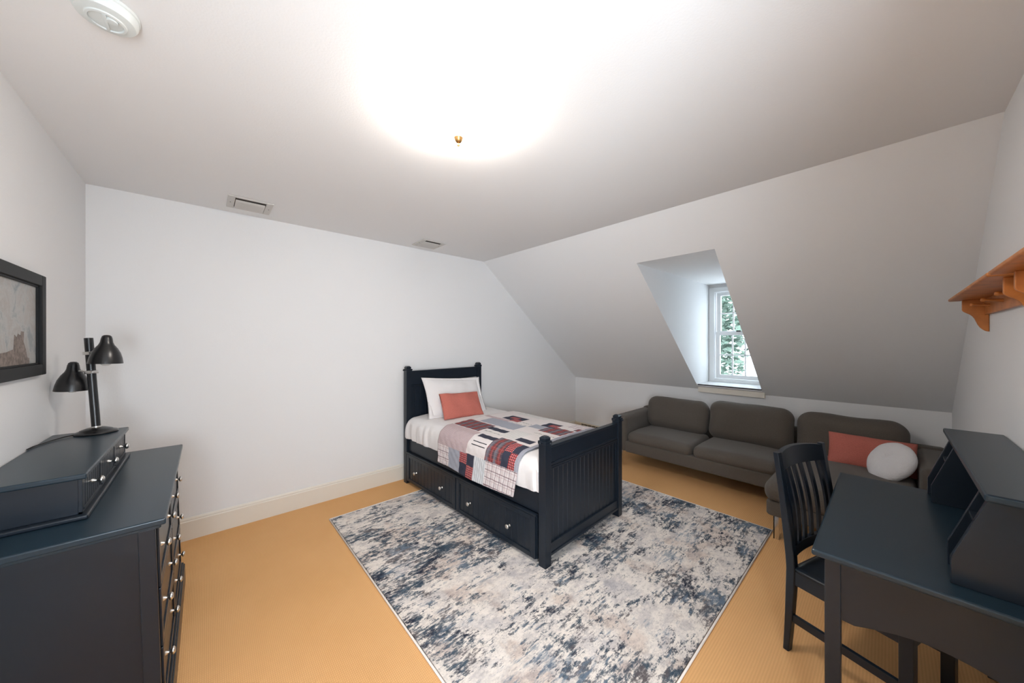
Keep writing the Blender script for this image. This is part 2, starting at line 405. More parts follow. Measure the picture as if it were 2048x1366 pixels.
# sill and apron of the dormer
bm = B(XK - 0.055, WX, DY0, DY1, 0.945, 0.965, bev=0.004)
box(bm, XK - 0.055, XK - 0.02, DY0 - 0.03, DY1 + 0.005, 0.938, 0.967, bev=0.004)
struct('trim_1', bm, M['white_trim'])
bm = B(XK - 0.035, XK - 0.001, DY0 - 0.02, DY1 - 0.002, 0.862, 0.940, bev=0.003)
struct('trim_2', bm, M['trim'])
# window: casing, two sashes, glass
bm = NB(); cx0 = WX - 0.022
box(bm, cx0, WX, DY0 + 0.002, WY0, 0.966, 2.21, 0.004); box(bm, cx0, WX, WY1, DY1 - 0.002, 0.966, 2.21, 0.004)
box(bm, cx0, WX, WY0, WY1, WZ1, 2.21, 0.003); box(bm, cx0, WX, WY0, WY1, 0.966, WZ0, 0.003)
win = struct('window_1', bm, M['white_trim'])
def sash(x, z0, z1, nm):
    bm = NB(); y0, y1 = WY0 + 0.008, WY1 - 0.008; st = 0.048
    box(bm, x, x + 0.035, y0, y0 + st, z0, z1, 0.003); box(bm, x, x + 0.035, y1 - st, y1, z0, z1, 0.003)
    box(bm, x, x + 0.035, y0 + st, y1 - st, z1 - 0.045, z1, 0.003); box(bm, x, x + 0.035, y0 + st, y1 - st, z0, z0 + 0.05, 0.003)
    gy0, gy1, gz0, gz1 = y0 + st, y1 - st, z0 + 0.05, z1 - 0.045
    for i in (1, 2):
        yy = gy0 + (gy1 - gy0) * i / 3; box(bm, x + 0.006, x + 0.028, yy - 0.008, yy + 0.008, gz0, gz1, 0.003)
    zz = (gz0 + gz1) / 2; box(bm, x + 0.006, x + 0.028, gy0, gy1, zz - 0.008, zz + 0.008, 0.003)
    s = obj('sash', bm, M['white_trim'], win)
    obj('pane', B(x + 0.015, x + 0.019, gy0, gy1, gz0, gz1), M['glass'], s)
    return s
lo = sash(WX + 0.012, WZ0 + 0.004, 1.624, 'lower'); sash(WX + 0.052, 1.585, WZ1 - 0.004, 'upper')
bm = B(WX + 0.000, WX + 0.012, 1.255, 1.305, 1.622, 1.640, 0.003)
obj('sash_lock', bm, M['black'], lo)
# baseboards
def baseboard(name, p0, p1, inward, h=0.166, th=0.018):
    p0 = Vector(p0); p1 = Vector(p1); n_ = Vector(inward)
    pr = [(0, 0), (th, 0), (th, h - 0.028), (th * 0.72, h - 0.022), (th * 0.72, h - 0.012), (th * 0.3, h), (0, h)]
    pts = [p0 + n_ * a + Vector((0, 0, z)) for a, z in pr]
    return struct(name, prism(NB(), pts, p1 - p0), M['trim'])
baseboard('baseboard_back', (XL, YB, 0), (XK, YB, 0), (0, -1, 0))
baseboard('baseboard_left', (XL, YR, 0), (XL, YB - 0.018, 0), (1, 0, 0))
baseboard('baseboard_right', (0.62, YR, 0), (XK, YR, 0), (0, 1, 0))
# casing of the added doorway behind the camera
bm = B(0.55, 0.62, YR, YR + 0.018, 0, 2.17, 0.003); box(bm, -0.52, -0.45, YR, YR + 0.018, 0, 2.17, 0.003)
box(bm, -0.45, 0.55, YR, YR + 0.018, 2.10, 2.17, 0.003)
struct('trim_3', bm, M['trim'])
# baseboard heater along the knee wall
t = thing('baseboard_heater', 'cream baseboard heater with dark slotted grille along the low wall', 'heater', (XK - 0.03, 2.9, 0))
bm = B(XK - 0.045, XK - 0.001, 2.40, YB - 0.019, 0.0, 0.150, bev=0.004); obj('housing', bm, M['heater'], t)
bm = NB()
for z0 in (0.104, 0.126): box(bm, XK - 0.047, XK - 0.043, 2.45, 3.405, z0, z0 + 0.014)
g = obj('grille', bm, M['vent_dark'], t); g['label'] = 'dark slotted grille'
for i in range(12): obj('grille_bar', B(XK - 0.0485, XK - 0.0425, 3.35 - i * 0.075, 3.355 - i * 0.075, 0.100, 0.144), M['heater'], t)

# ------------------------------------------------------------------ rug
RX0, RX1, RY0, RY1 = 0.772, 3.325, 0.618, 3.150
bm = NB(); N = 60
G = {}
def ruz(x, y): return 0.010 + 0.0015 * mnoise.noise(Vector((x * 3, y * 3, 0)))
for i in range(N + 1):
    for j in range(N + 1):
        x = RX0 + 0.008 + (RX1 - RX0 - 0.016) * i / N; y = RY0 + 0.008 + (RY1 - RY0 - 0.016) * j / N
        G[i, j] = bm.verts.new((x, y, 0.0095))
for i in range(N):
    for j in range(N): bm.faces.new((G[i, j], G[i + 1, j], G[i + 1, j + 1], G[i, j + 1]))
r_ = bmesh.ops.extrude_face_region(bm, geom=bm.faces[:])
for e in r_['geom']:
    if isinstance(e, bmesh.types.BMVert): e.co.z = 0.001
rt = thing('area_rug', 'cream, navy and grey distressed abstract area rug under the bed', 'rug', (2.05, 1.88, 0))
obj('pile', bm, M['rug'], rt)
bm = NB(); r2 = 0.0055
tube(bm, [(RX0, RY0, r2), (RX1, RY0, r2), ], r2, 8); tube(bm, [(RX1, RY0, r2), (RX1, RY1, r2)], r2, 8)
tube(bm, [(RX1, RY1, r2), (RX0, RY1, r2)], r2, 8); tube(bm, [(RX0, RY1, r2), (RX0, RY0, r2)], r2, 8)
e = obj('binding', bm, M['rug_edge'], rt, smooth=True); e['label'] = 'pale stitched edge binding'

# ------------------------------------------------------------------ knobs
KNOB = [(0, 0.030), (0.008, 0.0295), (0.0135, 0.026), (0.0150, 0.0215), (0.0125, 0.018), (0.006, 0.0155), (0.0045, 0.010), (0.0075, 0.004), (0.009, 0.0)]
def knob(p, d, parent, world=True, s=1.0, ln=1.0):
    bm = lathe(NB(), [(r * s, h * s * ln) for r, h in KNOB], along(p, d), 20)
    return obj('knob', bm, M['silver'], parent, world=world, smooth=True)

# ------------------------------------------------------------------ bed (local: x across, y towards the headboard)
BA = radians(2.1)
bed = thing('trundle_bed', 'dark navy twin captain bed with beadboard footboard and pull-out trundle drawers', 'bed', (1.644, 1.499, 0), BA)
BW, BL, P = 1.015, 1.975, 0.060
def bobj(name, bm, m=None, parent=None, smooth=False): return obj(name, bm, m or M['navy'], parent or bed, world=False, smooth=smooth)
def post(x, y, z0, ztop, head):
    bm = NB(); box(bm, x, x + P, y, y + P, z0, ztop - 0.045, 0.002)
    cx, cy = x + P / 2, y + P / 2
    k = 0.004
    box(bm, x - k, x + P + k, y - k, y + P + k, ztop - 0.052, ztop - 0.030, 0.003)
    box(bm, x + 0.004, x + P - 0.004, y + 0.004, y + P - 0.004, ztop - 0.03, ztop - 0.012, 0.001)
    # low pyramid cap
    t = bmesh.new(); a = [t.verts.new((cx + sx_ * (P / 2 - 0.002), cy + sy_ * (P / 2 - 0.002), ztop - 0.012)) for sx_, sy_ in ((-1, -1), (1, -1), (1, 1), (-1, 1))]
    b_ = [t.verts.new((cx + sx_ * P / 4, cy + sy_ * P / 4, ztop)) for sx_, sy_ in ((-1, -1), (1, -1), (1, 1), (-1, 1))]
    t.faces.new(b_)
    for i in range(4): t.faces.new((a[i], a[(i + 1) % 4], b_[(i + 1) % 4], b_[i]))
    merge(bm, t)
    o = bobj('post', bm)
    dirs = [(-1, 0), (1, 0)] + ([] if head else [(0, -1)])
    for dx, dy in dirs:       # round pegs through the collar
        pg = lathe(NB(), [(0, 0.021), (0.006, 0.020), (0.0085, 0.015), (0.0075, 0.010), (0.0045, 0.007), (0.0045, 0)], along((cx + dx * (P / 2 + k), cy + dy * (P / 2 + k), ztop - 0.041), (dx, dy, 0)), 12)
        bobj('peg', pg, None, o, smooth=True)
    return o
post(0, 0, 0.0102, 0.872, False); post(BW - P, 0, 0.0102, 0.872, False)
post(0, BL - P, 0.0, 1.238, True); post(BW - P, BL - P, 0.0, 1.238, True)
# footboard
x0, x1 = P, BW - P
bm = NB()
box(bm, x0, x1, 0.014, 0.046, 0.690, 0.792, 0.003)                 # top rail
box(bm, x0, x1, 0.008, 0.052, 0.788, 0.806, 0.004)                 # cap
box(bm, x0, x1, 0.006, 0.046, 0.672, 0.690, 0.004); box(bm, x0, x1, 0.010, 0.046, 0.654, 0.668, 0.004); box(bm, x0, x1, 0.013, 0.046, 0.640, 0.652, 0.003)
box(bm, x0, x1, 0.010, 0.048, 0.088, 0.152, 0.003); box(bm, x0, x1, 0.004, 0.048, 0.070, 0.090, 0.004)
box(bm, x0, x0 + 0.012, 0.016, 0.044, 0.152, 0.645, 0.001); box(bm, x1 - 0.012, x1, 0.016, 0.044, 0.152, 0.645, 0.001)
beadboard(bm, x1 - x0, 0.50, 0.014, 17, Matrix.Translation((x0, 0.024, 0.150)))
bobj('footboard', bm)
# headboard
bm = NB(); hy = BL - P
box(bm, x0, x1, hy + 0.012, hy + 0.044, 1.035, 1.175, 0.003); box(bm, x0, x1, hy + 0.006, hy + 0.05, 1.168, 1.186, 0.003)
box(bm, x0, x1, hy + 0.008, hy + 0.044, 1.020, 1.034, 0.003)
box(bm, x0, x1, hy + 0.012, hy + 0.044, 0.35, 0.46, 0.003)
beadboard(bm, x1 - x0, 0.58, 0.014, 15, Matrix.Translation((x0, hy + 0.022, 0.45)))
bobj('headboard', bm)
# side rails
for nm, xa in (('near', 0.026), ('far', BW - 0.051)):
    bobj('side_rail', B(xa, xa + 0.025, P, BL - P, 0.338, 0.488, 0.003))
bobj('mattress', soft(NB(), (BW - 0.112, BL - 2 * P - 0.03, 0.085), (0.03, 0.03, 0.03), mtx=Matrix.Translation((BW / 2, BL / 2, 0.445)), k=2, mid=3), M['white_fabric'])
bobj('slat_base', B(0.051, BW - 0.051, 0.05, BL - P, 0.36, 0.40))
# far side filler panel under rail
bobj('side_panel', B(BW - 0.045, BW - 0.03, P, BL - P, 0.05, 0.336))
# trundle with two framed drawer fronts
tr = bobj('trundle', None or B(0.012, 0.95, 0.085, BL - P - 0.006, 0.034, 0.322, 0.003), M['navy'])
bm = B(-0.004, 0.024, 0.083, BL - P - 0.004, 0.322, 0.337, 0.004); bobj('trundle_lip', bm, None, tr)
for (ya, yb) in ((0.090, 1.008), (1.020, BL - P - 0.010)):
    bm = NB(); f = 0.040; xo = -0.002
    z0, z1 = 0.036, 0.320
    box(bm, xo, 0.012, ya, ya + f, z0, z1, 0.003); box(bm, xo, 0.012, yb - f, yb, z0, z1, 0.003)
    box(bm, xo, 0.012, ya + f, yb - f, z1 - f * 0.8, z1, 0.003); box(bm, xo, 0.012, ya + f, yb - f, z0, z0 + f * 0.8, 0.003)
    # inner bead moulding
    box(bm, xo + 0.002, 0.012, ya + f, ya + f + 0.008, z0 + f * 0.8, z1 - f * 0.8, 0.002); box(bm, xo + 0.002, 0.012, yb - f - 0.008, yb - f, z0 + f * 0.8, z1 - f * 0.8, 0.002)
    wd = yb - ya - 2 * f
    mt = Matrix.Translation((0.006, yb - f, z0 + f * 0.7)) @ Matrix.Rotation(-pi / 2, 4, 'Z')
    beadboard(bm, wd, z1 - z0 - 1.4 * f, 0.006, 13, mt, 0.0035)
    d = bobj('drawer_front', bm, None, tr)
for yy in (1.71, 1.235, 0.815, 0.345):
    knob((0.004, yy, 0.166), (-1, 0, 0), tr, world=False, s=1.15)

# comforter and quilt
def cs_path():
    return [(-0.012, 0.492), (-0.018, 0.52), (-0.020, 0.60), (-0.008, 0.655), (0.03, 0.695), (0.08, 0.708), (0.5, 0.716), (BW - 0.08, 0.708), (BW - 0.03, 0.695), (BW + 0.005, 0.655), (BW + 0.012, 0.60), (BW + 0.010, 0.52), (BW + 0.004, 0.492)]
def resample(path, step):
    out = []; 
    for (a, b_) in zip(path, path[1:]):
        d = sqrt((a[0] - b_[0]) ** 2 + (a[1] - b_[1]) ** 2); k = max(1, round(d / step))
        for i in range(k): out.append((a[0] + (b_[0] - a[0]) * i / k, a[1] + (b_[1] - a[1]) * i / k))
    out.append(path[-1]); return out
def smooth_path(p, it=2):
    for _ in range(it):
        q = [p[0]]
        for a, b_ in zip(p, p[1:]):
            q += [(a[0] * .75 + b_[0] * .25, a[1] * .75 + b_[1] * .25), (a[0] * .25 + b_[0] * .75, a[1] * .25 + b_[1] * .75)]
        q.append(p[-1]); p = q
    return p
cp = resample(smooth_path(cs_path()), 0.02)
ys = [0.062 + (BL - P - 0.010 - 0.062) * i / 150 for i in range(151)]
bm = NB(); rows = []
for y in ys:
    e0 = min(1, (y - 0.062) / 0.06); e1 = min(1, (BL - P - 0.010 - y) / 0.09)
    k = sqrt(max(0, 1 - (1 - e0) ** 2)) * (sqrt(max(0, 1 - (1 - e1) ** 2)))
    row = []
    for (x, z) in cp:
        if y < 0.072 + P * 0.3 or y > BL - P - 0.03: xx = min(max(x, 0.004), BW - 0.004)
        else: xx = x
        hf = max(0, (y - 1.2) / 0.7)
        nz = mnoise.noise(Vector((x * 5, y * 5, z * 4))); n2 = mnoise.noise(Vector((x * 14, y * 9, z * 3 + 5)))
        side = 1 if z < 0.66 else 0
        cxn = xx - (nz * 0.008 * (1 + hf) + n2 * 0.004) * side * (1 if x < 0.5 else -1) - (0.012 * hf * side if x < 0.5 else 0)
        zz = 0.492 + (z - 0.492) * (0.80 + 0.20 * k) + (1 - side) * (nz * 0.006 + n2 * 0.003) + (0.008 * hf if not side else 0)
        if z < 0.52: zz += 0.006 * n2
        fold = mnoise.noise(Vector((x * 2, y * 16, z * 2.5 + 9))) + 0.5 * mnoise.noise(Vector((x * 4, y * 34, z * 3)))
        cxn -= side * fold * (0.009 + 0.016 * hf) * (1 if x < 0.5 else -1)
        if not side and y > 1.25: zz += 0.006 * fold * hf
        row.append(bm.verts.new((cxn, y, zz)))
    rows.append(row)
for a, b_ in zip(rows, rows[1:]):
    for i in range(len(cp) - 1): bm.faces.new((a[i], a[i + 1], b_[i + 1], b_[i]))
bm.faces.new(rows[0][::-1]); bm.faces.new(rows[-1])
bm.faces.new([r[0] for r in rows] + [r[-1] for r in rows[::-1]])
Rb = PM[bed.name]
co = obj('comforter', bm, M['white_fabric'], None, smooth='auto'); co.matrix_world = Rb
tag(co, 'white comforter covering the twin bed mattress', 'comforter')

PATCHES = [  # v0,v1 along the bed, w0,w1 across (negative = hanging side), material
    (0.0, 2.0, -1, 3, 'cream'),
    (1.07, 1.25, -0.34, -0.12, 'bigplaid'), (0.90, 1.07, -0.34, -0.11, 'chambray'),
    (0.795, 0.90, -0.20, -0.11, 'gingham'), (0.70, 0.795, -0.20, -0.11, 'navy'),
    (0.80, 0.90, -0.34, -0.20, 'navy'), (0.70, 0.80, -0.34, -0.20, 'gingham'),
    (0.56, 0.70, -0.34, -0.11, 'vstripe'), (0.20, 0.56, -0.34, -0.11, 'bigplaid'),
    (0.81, 1.25, -0.12, 0.12, 'pink'),
    (0.58, 0.78, 0.055, 0.115, 'navy'), (0.60, 0.77, 0.0, 0.004, 'blackline'), (0.60, 0.77, -0.03, -0.026, 'blackline'),
    (0.40, 0.58, -0.11, 0.15, 'redplaid'),
    (0.325, 0.40, -0.11, 0.01, 'navy'), (0.25, 0.325, -0.11, 0.01, 'gingham'),
    (0.325, 0.40, 0.01, 0.13, 'gingham'), (0.25, 0.325, 0.01, 0.13, 'navy'),
    (0.86, 1.22, 0.13, 0.34, 'redplaid'),
    (0.64, 0.86, 0.24, 0.31, 'navy'), (0.66, 0.88, 0.36, 0.53, 'chambray'), (0.88, 1.12, 0.36, 0.53, 'chambray'),
    (0.64, 0.84, 0.16, 0.24, 'script'), (0.46, 0.64, 0.17, 0.38, 'stripe'), (0.30, 0.46, 0.17, 0.25, 'navy'),
    (0.26, 0.48, 0.38, 0.46, 'script'), (0.66, 0.90, 0.53, 0.62, 'script'), (0.90, 1.25, 0.53, 0.58, 'pink'),
    (0.935, 1.05, 0.60, 0.76, 'navy'), (0.82, 0.935, 0.66, 0.76, 'navy'), (0.82, 0.935, 0.58, 0.66, 'gingham'), (0.90, 1.0, 0.66, 0.72, 'gingham'),
    (0.50, 0.65, 0.54, 0.66, 'chambray'), (0.26, 0.50, 0.50, 0.70, 'redplaid'), (0.45, 0.60, 0.66, 0.80, 'navy'), (0.45, 0.54, 0.68, 0.76, 'gingham'),
    (0.25, 0.42, 0.78, 0.95, 'bigplaid'), (0.7, 1.1, 0.84, 1.0, 'stripe'), (0.2, 0.3, 0.72, 0.80, 'redplaid'), (0.2, 1.25, 1.0, 1.4, 'bigplaid'),
    (0.20, 0.252, -0.11, 1.10, 'band'),
]
qkeys = list(Q.keys())
qp = [(-0.040, 0.405), (-0.038, 0.45), (-0.034, 0.54), (-0.032, 0.61), (-0.018, 0.668), (0.03, 0.708), (0.08, 0.722), (0.5, 0.730), (BW - 0.08, 0.722), (BW - 0.03, 0.708), (BW + 0.016, 0.668), (BW + 0.026, 0.61), (BW + 0.028, 0.54), (BW + 0.030, 0.44)]
qp = resample(smooth_path(qp), 0.0085)
arc = [0]
for a, b_ in zip(qp, qp[1:]): arc.append(arc[-1] + sqrt((a[0] - b_[0]) ** 2 + (a[1] - b_[1]) ** 2))
iz = min(range(len(qp)), key=lambda i: abs(qp[i][0] - 0.08)); wv = [a - arc[iz] + 0.08 for a in arc]
bm = NB(); uvl = bm.loops.layers.uv.new('uv'); NV_ = 120; rows = []
for j in range(NV_ + 1):
    row = []
    for i, (x, z) in enumerate(qp):
        tt = j / NV_; w_ = wv[i]
        v0 = 0.222 + 0.045 * max(0, min(1, (-w_ - 0.10) / 0.22)); v1 = 1.235 + 0.03 * max(0, min(1, w_ / 0.5))
        y = v0 + (v1 - v0) * tt
        nz = mnoise.noise(Vector((x * 5, y * 5, z * 4))); qn = 0.0022 * sin(y * 75) * sin(w_ * 75)
        n3 = mnoise.noise(Vector((y * 3.2, z * 2, 3)))
        side = max(0, min(1, (0.70 - z) / 0.06)); dirn = 1 if x < 0.5 else -1
        xx = x - dirn * side * (nz * 0.005 + qn + 0.010 * n3 * (0.7 - z) * 5)
        zz = z + (1 - side) * (nz * 0.003 + qn * 0.6) + 0.010 * max(0, tt - 0.5) * (1 - side)
        if i == 0 or i == 1: zz += 0.008 * sin(y * 6.0 + 0.6)
        row.append(bm.verts.new((xx, y, zz)))
    rows.append(row)
for j in range(NV_):
    for i in range(len(qp) - 1):
        f = bm.faces.new((rows[j][i], rows[j][i + 1], rows[j + 1][i + 1], rows[j + 1][i]))
        yv = [0.222 + 1.013 * jj / NV_ for jj in (j, j + 1)]; ym = sum(yv) / 2; wm = (wv[i] + wv[i + 1]) / 2
        key = 'cream'
        for (a, b_, c_, d_, kk) in PATCHES:
            if a <= ym < b_ and c_ <= wm < d_: key = kk
        f.material_index = qkeys.index(key)
        for lp, (ii, jj) in zip(f.loops, ((i, 0), (i + 1, 0), (i + 1, 1), (i, 1))): lp[uvl].uv = (yv[jj], wv[ii])
# thickness
mesh = bpy.data.meshes.new('patchwork_quilt'); bmesh.ops.recalc_face_normals(bm, faces=bm.faces); bm.to_mesh(mesh); bm.free()
for p in mesh.polygons: p.use_smooth = True
for k in qkeys: mesh.materials.append(Q[k])
qo = bpy.data.objects.new('patchwork_quilt', mesh); C.objects.link(qo); qo.matrix_world = Rb
md = qo.modifiers.new('thickness', 'SOLIDIFY'); md.thickness = 0.005; md.offset = 1.0
tag(qo, 'red, navy and cream patchwork plaid quilt laid over the foot half of the bed', 'quilt')

def lean(cx, cy, cz, ang, yaw=0.0, roll=0.0):
    """local x across, local y up the pillow; ang: degrees leaning back from vertical towards +y."""
    return Rb @ Matrix.Translation((cx, cy, cz)) @ Matrix.Rotation(radians(yaw), 4, 'Z') @ Matrix.Rotation(radians(90 - ang), 4, 'X') @ Matrix.Rotation(radians(roll), 4, 'Z')
def free_pillow(name, bm, m, mtx, label, cat, group=None):
    o = obj(name, bm, m, None, smooth=True); o.matrix_world = mtx; return tag(o, label, cat, group)
free_pillow('bed_pillow', pillow(NB(), 0.70, 0.42, 0.085, seed=3, wrink=0.006), M['white_fabric'], lean(0.560, 1.812, 0.885, 22, 0, -2),
            'white bed pillow mostly hidden between the headboard and the front white pillow', 'pillow')
free_pillow('bed_pillow', pillow(NB(), 0.745, 0.465, 0.125, seed=1, wrink=0.012, flange=0.10), M['white_fabric'], lean(0.474, 1.690, 0.893, 29, -2, -4.0),
            'white bed pillow in front, standing behind the coral cushion on the bed', 'pillow')
free_pillow('lumbar_cushion', pillow(NB(), 0.48, 0.275, 0.11, seed=5, wrink=0.020, pinch=0.03), M['coral'], lean(0.414, 1.500, 0.833, 28, -3, -2.0),
            'coral lumbar cushion propped against the white pillows on the bed', 'cushion')

# ------------------------------------------------------------------ sofa with chaise
sofa = thing('sectional_sofa', 'long charcoal brown fabric sectional sofa with a chaise, against the low wall', 'sofa', (4.0, 1.0, 0))
SO = M['sofa']
def sobj(name, bm, m=SO, smooth='auto'): return obj(name, bm, m, sofa, smooth=smooth)
sobj('base', soft(NB(), (0.845, 1.50, 0.135), (0.02, 0.02, 0.02), mtx=Matrix.Translation((4.172, 1.38, 0.2375)), k=2, mid=2))
sobj('chaise_base', soft(NB(), (1.40, 0.775, 0.120), (0.03, 0.03, 0.02), mtx=Matrix.Translation((3.885, 0.245, 0.232)), k=3, mid=2))
sobj('back_frame', soft(NB(), (0.13, 2.60, 0.445), (0.04, 0.04, 0.04), mtx=Matrix.Translation((4.525, 0.975, 0.393)), k=3, mid=3))
def arm(y0, y1, zt):
    bm = NB(); y, w_ = (y0 + y1) / 2, (y1 - y0)
    soft(bm, (0.85, w_, zt - 0.17), (0.05, 0.045, 0.05), mtx=Matrix.Translation((4.170, y, (zt + 0.17) / 2)), k=4, mid=3)
    return sobj('arm', bm)
arm(2.115, 2.285, 0.598); arm(-0.338, -0.150, 0.600)
for (x, y, sx_, sy_, z, ht) in ((4.05, 1.745, 0.64, 0.725, 0.352, 0.125), (4.05, 1.012, 0.64, 0.715, 0.352, 0.125)):
    sobj('seat_cushion', soft(NB(), (sx_, sy_, ht), (0.075, 0.05, 0.058), puff=0.022, mtx=Matrix.Translation((x, y, z)), k=5, mid=8, wob=0.006, seed=y))
sobj('chaise_cushion', soft(NB(), (1.26, 0.79, 0.155), (0.095, 0.055, 0.074), puff=0.020, mtx=Matrix.Translation((3.775, 0.250, 0.362)), k=5, mid=8, wob=0.006, seed=8))
for (y, w_, h_, tilt, sd, sag) in ((1.760, 0.720, 0.400, 10, 1, 0.012), (1.010, 0.755, 0.430, 10, 2, 0.0), (0.245, 0.725, 0.425, 10, 3, 0.0)):
    mt = Matrix.Translation((4.345, y, 0.405 + h_ / 2 - 0.015)) @ Matrix.Rotation(radians(tilt), 4, 'Y') @ Matrix.Rotation(radians(-90), 4, 'Y')
    # local x = up, local y = along sofa, local z = towards the room
    sobj('back_cushion', soft(NB(), (h_, w_, 0.19), (0.11, 0.11, 0.085), puff=0.025, mtx=mt, k=6, mid=8, wob=0.010, seed=sd * 3))
for (x, y) in ((3.235, 0.585), (3.235, -0.10), (3.80, 2.20), (4.50, 2.20), (4.50, -0.25)):
    bm = B(x - 0.028, x + 0.028, y - 0.004, y + 0.004, 0.0, 0.176, 0.001); box(bm, x - 0.028, x - 0.020, y - 0.03, y + 0.004, 0.0, 0.176, 0.001)
    o = sobj('leg', bm, M['chrome'], smooth=False); o['label'] = 'flat chrome leg'
# cushions on the chaise
mt = Matrix.Translation((4.125, 0.105, 0.560)) @ Matrix.Rotation(radians(-88), 4, 'Z') @ Matrix.Rotation(radians(90 - 26), 4, 'X') @ Matrix.Rotation(radians(-1), 4, 'Z')
free_pillow('lumbar_cushion', pillow(NB(), 0.52, 0.275, 0.12, seed=7, wrink=0.018, pinch=0.03), M['coral'], mt,
            'coral lumbar cushion on the sofa chaise behind the round white cushion', 'cushion')
bm = NB(); t = bmesh.new(); R0 = 0.167; nr, na = 14, 48; G = {}
for s in (1, -1):
    for i in range(nr + 1):
        rr = R0 * sin(pi / 2 * i / nr)
        for a in range(na):
            if i == 0 and a > 0: G[s, i, a] = G[s, 0, 0]; continue
            if s < 0 and i == nr: G[s, i, a] = G[1, i, a]; continue
            q = rr / R0; z = 0.058 * (1 - q ** 3.2) ** 0.5; an = 2 * pi * a / na
            z -= 0.012 * max(0, 1 - q * 3); pl = 0.004 * sin(an * 12) * q
            r_e = rr * (1 + 0.015 * sin(an * 3 + 1)) * (1 + 0.02 * mnoise.noise(Vector((cos(an) * 4, sin(an) * 4, s))))
            G[s, i, a] = t.verts.new((r_e * cos(an) * 0.89, r_e * sin(an), s * (z + pl * (1 - q)) + 0.004 * mnoise.noise(Vector((rr * 20, an * 3, s)))))
for s in (1, -1):
    for i in range(nr):
        for a in range(na):
            q = [G[s, i, a], G[s, i + 1, a], G[s, i + 1, (a + 1) % na], G[s, i, (a + 1) % na]]
            u = []
            for x in q:
                if x not in u: u.append(x)
            if s < 0: u = u[::-1]
            if len(u) > 2:
                try: t.faces.new(u)
                except ValueError: pass
merge(bm, t)
mt = Matrix.Translation((3.955, -0.010, 0.560)) @ Matrix.Rotation(radians(-92 - 39), 4, 'Z') @ Matrix.Rotation(radians(90 - 34), 4, 'X')
free_pillow('round_cushion', bm, M['fluffy'], mt, 'round fluffy white cushion at the right end of the sofa chaise', 'cushion')

# ------------------------------------------------------------------ dresser on the left wall
dr = thing('dresser', 'dark navy dresser with three rows of drawers and silver knobs by the left wall', 'dresser', (-0.36, 2.38, 0))
def flare(v):
    if v.co.x > -0.35 and v.co.z < 0.84: v.co.x += 0.026 * (0.84 - v.co.z)
NAV = M['navy']
FX = -0.150
bm = B(XL + 0.004, FX, 1.805, 2.955, 0.10, 0.822, 0.001); obj('body', bm, NAV, dr, fix=flare)
bm = B(XL + 0.003, -0.109, 1.775, 2.985, 0.832, 0.855, 0.005, 3); box(bm, XL + 0.004, -0.122, 1.788, 2.972, 0.818, 0.833, 0.004)
obj('top', bm, M['navy_top'], dr)
# near and far side frames: stiles and a shaped top rail around a recessed panel
for (ya, yb) in ((1.788, 1.806), (2.954, 2.972)):
    bm = NB()
    box(bm, FX - 0.032, FX + 0.012, ya, yb, 0.10, 0.822, 0.002); box(bm, XL + 0.006, XL + 0.05, ya, yb, 0.10, 0.822, 0.002)
    xa, xb = XL + 0.05, FX - 0.032
    pts = [(xa, 0.822), (xb, 0.822), (xb, 0.745)]
    for i in range(9):
        a = pi / 2 * i / 8; pts.append((xb - 0.012 - 0.055 * sin(a), 0.748 + 0.042 * (1 - cos(a)) * 1.0))
    for i in range(8, -1, -1):
        a = pi / 2 * i / 8; pts.append((xa + 0.012 + 0.055 * sin(a), 0.748 + 0.042 * (1 - cos(a))))
    pts.append((xa, 0.745))
    prism(bm, [(x, ya + 0.001, z) for x, z in pts], (0, yb - ya - 0.002, 0))
    box(bm, xa, xb, ya + 0.001, yb - 0.001, 0.10, 0.17, 0.002)
    obj('side_frame', bm, NAV, dr, fix=flare)
bm = NB()     # plinth
box(bm, XL + 0.004, -0.118, 1.786, 2.974, 0.0, 0.105, 0.004); box(bm, XL + 0.004, -0.124, 1.792, 2.968, 0.105, 0.118, 0.004)
obj('plinth', bm, NAV, dr, fix=flare)
rows_z = [(0.582, 0.806), (0.358, 0.576), (0.130, 0.352)]; kz = (0.69, 0.466, 0.242)
for (za, zb), kzz in zip(rows_z, kz):
    for (ya, yb) in ((1.828, 2.372), (2.388, 2.932)):
        bm = B(FX, FX + 0.012, ya, yb, za, zb, 0.004)
        e = 0.028
        box(bm, FX + 0.010, FX + 0.018, ya, ya + e, za, zb, 0.002); box(bm, FX + 0.010, FX + 0.018, yb - e, yb, za, zb, 0.002)
        box(bm, FX + 0.010, FX + 0.018, ya + e, yb - e, za, za + e, 0.002); box(bm, FX + 0.010, FX + 0.018, ya + e, yb - e, zb - e, zb, 0.002)
        d = obj('drawer', bm, NAV, dr, fix=flare)
        for dy in (-0.144, 0.144):
            xk_ = FX + 0.011 + 0.026 * (0.84 - kzz)
            o = knob((xk_, (ya + yb) / 2 + dy, kzz), (1, 0, 0), d, s=1.0, ln=1.05)
